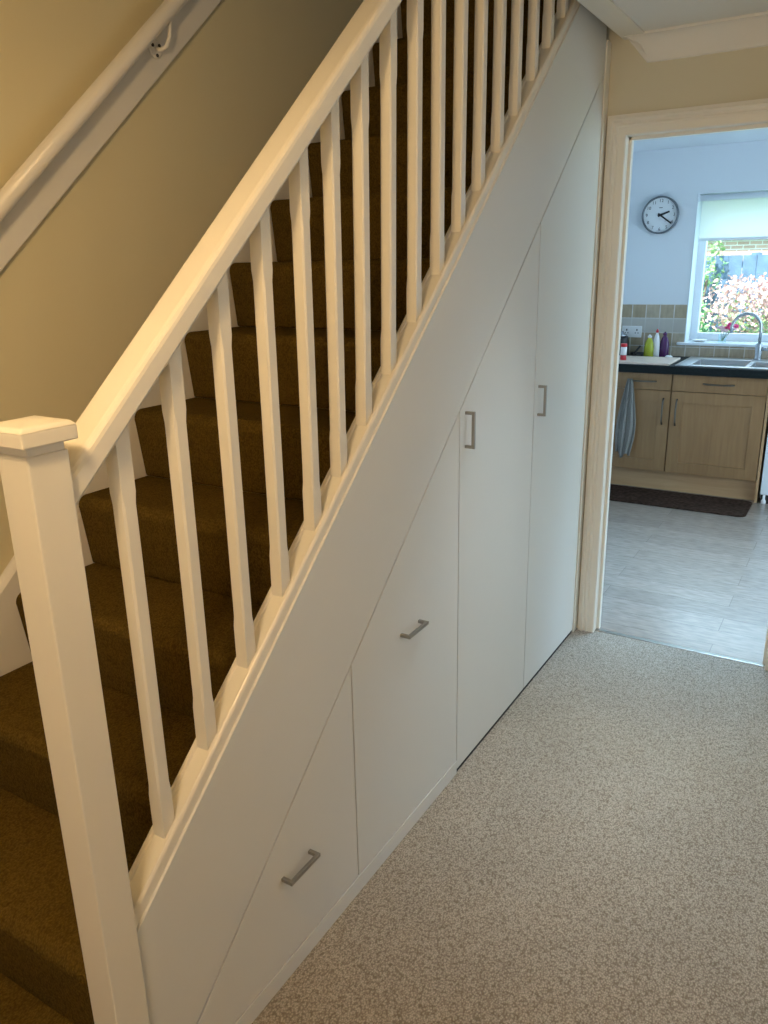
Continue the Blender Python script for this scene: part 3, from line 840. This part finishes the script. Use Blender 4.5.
def towel():
    mb = MB(); nu, nv = 22, 20
    top, botz = 0.778, 0.225
    for j in range(nv + 1):
        t = j / nv; z = top - (top - botz) * t
        wd = 0.030 + 0.095 * min(1, t * 1.9) ** 0.8
        wd *= 1.0 - 0.35 * max(0, t - 0.72) / 0.28
        cx = -0.425 - 0.008 * t - 0.02 * max(0, t - .6)
        for i in range(nu + 1):
            s = i / nu * 2 - 1
            x = cx + s * wd * (0.52)
            y = YD - 0.034 + 0.010 * math.sin(s * 9 + t * 1.5) * min(1, 0.4 + t) + 0.006 * math.sin(s * 17 + 1 + t * 2) - 0.012 * (1 - s * s)
            zz = z + (0.04 * abs(s) if j == nv else 0) + 0.015 * math.sin(s * 5) * t
            mb.v.append((x, min(y, YD - 0.012), zz))
    W = nu + 1
    for j in range(nv):
        for i in range(nu):
            mb.f.append((j * W + i, j * W + i + 1, (j + 1) * W + i + 1, (j + 1) * W + i)); mb.sm.append(True)
    o = mb.build('tea_towel', 'towel')
    s = o.modifiers.new('thickness', 'SOLIDIFY'); s.thickness = 0.004; s.offset = 1
    return o


tag(towel(), 'pale grey tea towel hanging gathered from the left drawer handle', 'towel')

# mat
mp_ = [(x - 0.12, y + 4.835) for x, y in rrect(1.10, 0.38, 0.05, 6)]
tag(MB().prism(mp_, 2, 0.0, 0.010).build('floor_mat', 'matfab', bevel=0.003), 'dark brown rectangular mat on the floor before the oak cabinets', 'mat')

# clock
ck = thing('wall_clock', (-0.451, YK, 1.855), 'round pale wall clock with dark rim left of the window', 'clock')
CX, CZ, R_ = -0.451, 1.855, 0.127


def yl(prof, c, n=48):     # lathe about y
    mb = MB(); mb.lathe([(r, h) for r, h in prof], c, n, axis=1); return mb


yl([(R_, 0.0), (R_, -0.030), (R_ - 0.004, -0.036), (R_ - 0.011, -0.034), (R_ - 0.011, -0.014)], (CX, YK - 0.001, CZ)).build('clock_rim', 'clockrim', ck)
yl([(R_ - 0.0115, -0.015), (R_ - 0.0115, -0.018)], (CX, YK - 0.001, CZ)).build('clock_face', 'clockface', ck)
yl([(0.009, -0.019), (0.009, -0.027)], (CX, YK - 0.001, CZ), 16).build('clock_hub', 'ink', ck)


def hand(ang, ln_, wd, yy, name):
    a_ = math.radians(ang); d = Vector((math.sin(a_), 0, math.cos(a_))); s = Vector((math.cos(a_), 0, -math.sin(a_)))
    c = Vector((CX, yy, CZ)); v = []
    for y_ in (0, -0.0015):
        for q, ww in ((-0.018, wd), (ln_, wd * 0.7)):
            for sg in (-1, 1):
                v.append(c + d * q + s * (sg * ww / 2) + Vector((0, y_, 0)))
    MB().add(v, [(0, 1, 3, 2), (4, 6, 7, 5), (0, 1, 5, 4), (1, 3, 7, 5), (3, 2, 6, 7), (2, 0, 4, 6)]).build(name, 'ink', ck)


hand(70.5, 0.066, 0.016, YK - 0.022, 'hour_hand')
hand(126, 0.100, 0.012, YK - 0.025, 'minute_hand')
for k in range(1, 13):
    cu = bpy.data.curves.new('numeral', 'FONT'); cu.body = str(k); cu.size = 0.030; cu.align_x = 'CENTER'; cu.align_y = 'CENTER'
    tmp = bpy.data.objects.new('numeral', cu)
    COL.objects.link(tmp)
    dg = bpy.context.evaluated_depsgraph_get()
    me = bpy.data.meshes.new_from_object(tmp.evaluated_get(dg))
    a_ = math.radians(30 * k); rx, rz = 0.095 * math.sin(a_), 0.095 * math.cos(a_)
    MB().add([(CX + rx + v.co.x, YK - 0.0200, CZ + rz + v.co.y) for v in me.vertices], [tuple(p.vertices) for p in me.polygons]).build('numeral', 'ink', ck)
    bpy.data.objects.remove(tmp); bpy.data.meshes.remove(me); bpy.data.curves.remove(cu)
MB().box(CX - 0.012, CX + 0.012, YK - 0.0202, YK - 0.0198, CZ + 0.047, CZ + 0.051).build('dial_mark', 'ink', ck)

# roller blind
bl = thing('roller_blind', (0.46, YK + 0.04, 1.97), 'white roller blind pulled a third of the way down the kitchen window', 'blind')
MB().tube([(WX0 + 0.012, YK + 0.035, 1.957), (WX1 - 0.012, YK + 0.035, 1.957)], 0.021, 16).build('roller', 'upvc', bl)
MB().box(WX0 + 0.005, WX0 + 0.012, YK + 0.012, YK + 0.058, 1.93, 1.980).build('end_bracket', 'upvc', bl)
MB().box(WX1 - 0.012, WX1 - 0.005, YK + 0.012, YK + 0.058, 1.93, 1.980).build('end_bracket', 'upvc', bl)
MB().box(WX0 + 0.022, WX1 - 0.022, YK + 0.0535, YK + 0.0545, 1.69, 1.957).build('blind_fabric', 'blind', bl)
MB().box(WX0 + 0.020, WX1 - 0.020, YK + 0.049, YK + 0.059, 1.672, 1.690).build('bottom_bar', 'upvc', bl, bevel=0.002)

# sill objects
tag(MB().lathe([(0.030, WZ0 + 0.0005), (0.050, WZ0 + 0.010), (0.053, WZ0 + 0.016), (0.049, WZ0 + 0.015), (0.028, WZ0 + 0.004)], (-0.12, YK + 0.06, 0), 24).build('saucer', 'whiteplastic'), 'small white saucer on the left end of the window sill', 'saucer')
vz = thing('flower_vase', (0.035, YK + 0.05, WZ0), 'small clear glass vase with pink flowers on the window sill', 'vase')
MB().lathe([(0.026, WZ0 + 0.0005), (0.028, WZ0 + 0.004), (0.028, WZ0 + 0.06), (0.0265, WZ0 + 0.06), (0.0265, WZ0 + 0.005)], (0.035, YK + 0.05, 0), 20).build('glass_jar', 'glass', vz)
fl = [(0.010, 0.09, 0), (0.05, 0.125, 1), (0.075, 0.115, 1), (-0.02, 0.105, 0), (0.035, 0.10, 1), (0.06, 0.095, 0)]
for dx, h, pk in fl:
    x, y, z = 0.035 + dx, YK + 0.05 + random.uniform(-.02, .02), WZ0 + h
    MB().tube([(0.035, YK + 0.05, WZ0 + 0.01), (0.035 + dx * 0.4, YK + 0.05, WZ0 + 0.05), (x, y, z)], 0.0015, 6).build('stem', 'stem', vz)
    f_ = MB()
    for q in range(9):
        a_ = q * 2.4; rr = 0.017
        c = Vector((x + rr * 0.7 * math.cos(a_), y + rr * 0.7 * math.sin(a_), z + random.uniform(-0.006, 0.01)))
        f_.lathe([(0.002, -0.008), (0.015, -0.002), (0.014, 0.006), (0.002, 0.009)], tuple(c), 7)
    f_.build('blossom', 'petal' if pk else 'petalw', vz)

# ================================================================ GARDEN beyond the window
struct('floor_garden', MB().box(-14, 16, YK + 0.31, 34, -0.35, -0.30), 'grass', label='lawn')
fn = thing('garden_fence', (0.5, 9.4, -0.3), 'blue painted board fence across the back of the garden', 'fence')
bd = MB()
x = -4.0; k = 0
while x < 5.2:
    bd.box(x, x + 0.14, 9.40 + (0.012 if k % 2 else 0), 9.42 + (0.012 if k % 2 else 0), -0.28, 1.585); x += 0.145; k += 1
bd.build('fence_boards', 'fence', fn)
for xp in (-3.9, -2.1, -0.3, 1.5, 3.3, 5.1):
    MB().box(xp, xp + 0.1, 9.435, 9.535, -0.3, 1.61).build('post', 'fence', fn)
for zr in (0.1, 0.8, 1.45):
    MB().box(-4, 5.2, 9.435, 9.48, zr, zr + 0.07).build('fence_rail', 'fence', fn)

hs = thing('brick_house', (-3.2, 17, -0.3), 'pale brick house with wide window beyond the blue fence', 'house')
MB().box(-7.5, -0.65, 17.0, 21.0, -0.3, 4.8).build('house_wall', 'brick', hs)
wn_ = MB().box(-2.6, -0.95, 16.93, 17.0, 2.05, 3.5).build('window_frame', 'upvc', hs)
MB().box(-2.52, -1.83, 16.915, 16.93, 2.14, 3.42).box(-1.75, -1.03, 16.915, 16.93, 2.14, 3.42).build('pane', 'glass', wn_)
MB().box(-2.7, -0.85, 16.86, 17.0, 1.93, 2.05).build('window_ledge', 'roof', hs)
MB().tube([(-0.72, 16.9, -0.3), (-0.72, 16.9, 4.7)], 0.045, 10, up=(0, 1, 0)).build('downpipe', 'roof', hs)
MB().prism([(16.6, 4.75), (21.4, 4.75), (19.0, 6.6)], 0, -7.8, -0.4).build('roof', 'roof', hs)
h2 = thing('rendered_house', (3.0, 19, -0.3), 'white rendered house beyond the right part of the fence', 'house')
MB().box(0.3, 8.5, 19.0, 23.0, -0.3, 4.6).build('house_wall', 'render', h2)
w2 = MB().box(2.0, 3.2, 18.94, 19.0, 1.9, 3.2).build('window_frame', 'upvc', h2)
MB().box(2.08, 3.12, 18.92, 18.94, 1.98, 3.12).build('pane', 'glass', w2)
MB().prism([(18.6, 4.55), (23.4, 4.55), (21.0, 6.4)], 0, 0.0, 8.8).build('roof', 'roof', h2)


def shrub(name, c, rx, ry, rz, n, leafm, size, label, cat, seed, group=None, mix=None):
    rnd = random.Random(seed)
    t = thing(name, (c[0], c[1], -0.3), label, cat, group)
    st_ = MB()
    for k in range(6):
        a_ = rnd.uniform(0, 2 * PI)
        st_.tube([(c[0] + 0.03 * math.cos(a_), c[1] + 0.03 * math.sin(a_), -0.3), (c[0] + rx * .2 * math.cos(a_), c[1] + ry * .2 * math.sin(a_), -0.3 + (c[2] + .3) * 0.6),
                  (c[0] + rx * .55 * math.cos(a_), c[1] + ry * .55 * math.sin(a_), c[2] + rz * .3)], 0.012, 6)
    st_.build('stems', 'bark', t)
    blobs = [(rnd.uniform(-1, 1), rnd.uniform(-1, 1), rnd.uniform(-1, 1)) for _ in range(26)]
    sets = {leafm: MB()}
    if mix: sets[mix[0]] = MB()
    for i in range(n):
        b = blobs[rnd.randrange(len(blobs))]
        q = Vector((rnd.gauss(0, 1), rnd.gauss(0, 1), rnd.gauss(0, 1))).normalized() * 0.34 * rnd.uniform(0.7, 1.0)
        q = Vector(b) * 0.68 + q
        p = Vector((c[0] + q.x * rx, c[1] + q.y * ry, c[2] + q.z * rz))
        if p.z < -0.25: continue
        d = Vector((rnd.gauss(0, 1), rnd.gauss(0, 1), rnd.gauss(0, 1) - 0.3)).normalized()
        e = d.orthogonal().normalized(); e.rotate(Matrix.Rotation(rnd.uniform(0, 6.28), 3, d))
        s_ = size * rnd.uniform(0.7, 1.3); nn = d.cross(e)
        key = mix[0] if mix and ((q.z + rnd.gauss(0, 0.25)) > mix[1]) else leafm
        sets[key].add([p, p + d * s_ * .5 + e * s_ * .28 + nn * s_ * .06, p + d * s_, p + d * s_ * .5 - e * s_ * .28 + nn * s_ * .06], [(0, 1, 2), (0, 2, 3)])
    names = {'leafg': 'green_leaves', 'leafy': 'lime_leaves', 'leafp': 'pink_white_leaves'}
    for kk, mb in sets.items():
        mb.build(names[kk], kk, t)
    return t


shrub('garden_shrub', (-0.02, 8.6, 0.74), 0.74, 0.38, 0.78, 6500, 'leafy', 0.052, 'shrub with pink and white leaves in front of the blue fence, directly behind the vase', 'shrub', 3, mix=('leafp', 0.15))
shrub('garden_shrub', (0.90, 7.8, 0.72), 0.58, 0.32, 0.72, 4600, 'leafg', 0.060, 'pale pink-tipped shrub at the right side of the window view, behind the tap', 'shrub', 5, mix=('leafp', 0.25))
shrub('low_shrub', (-0.42, 7.1, 0.28), 0.42, 0.32, 0.58, 4200, 'leafg', 0.050, 'low dark green shrub at the lower left of the window view', 'shrub', 8, mix=('leafy', 0.4))
shrub('low_shrub', (0.42, 6.9, 0.22), 0.40, 0.30, 0.55, 3800, 'leafg', 0.050, 'low green shrub in the middle of the window view below the pink leaves', 'shrub', 9, mix=('leafy', 0.3))
shrub('climbing_plant', (-0.80, 9.1, 1.05), 0.26, 0.22, 0.95, 3000, 'leafg', 0.055, 'tall green climber on the fence at the left edge of the window', 'climber', 11, mix=('leafy', 0.2))
shrub('hedge_tree', (2.2, 14.5, 1.75), 1.2, 0.8, 1.9, 3600, 'leafy', 0.13, 'round lime green tree beyond the fence before the white house', 'tree', 13)
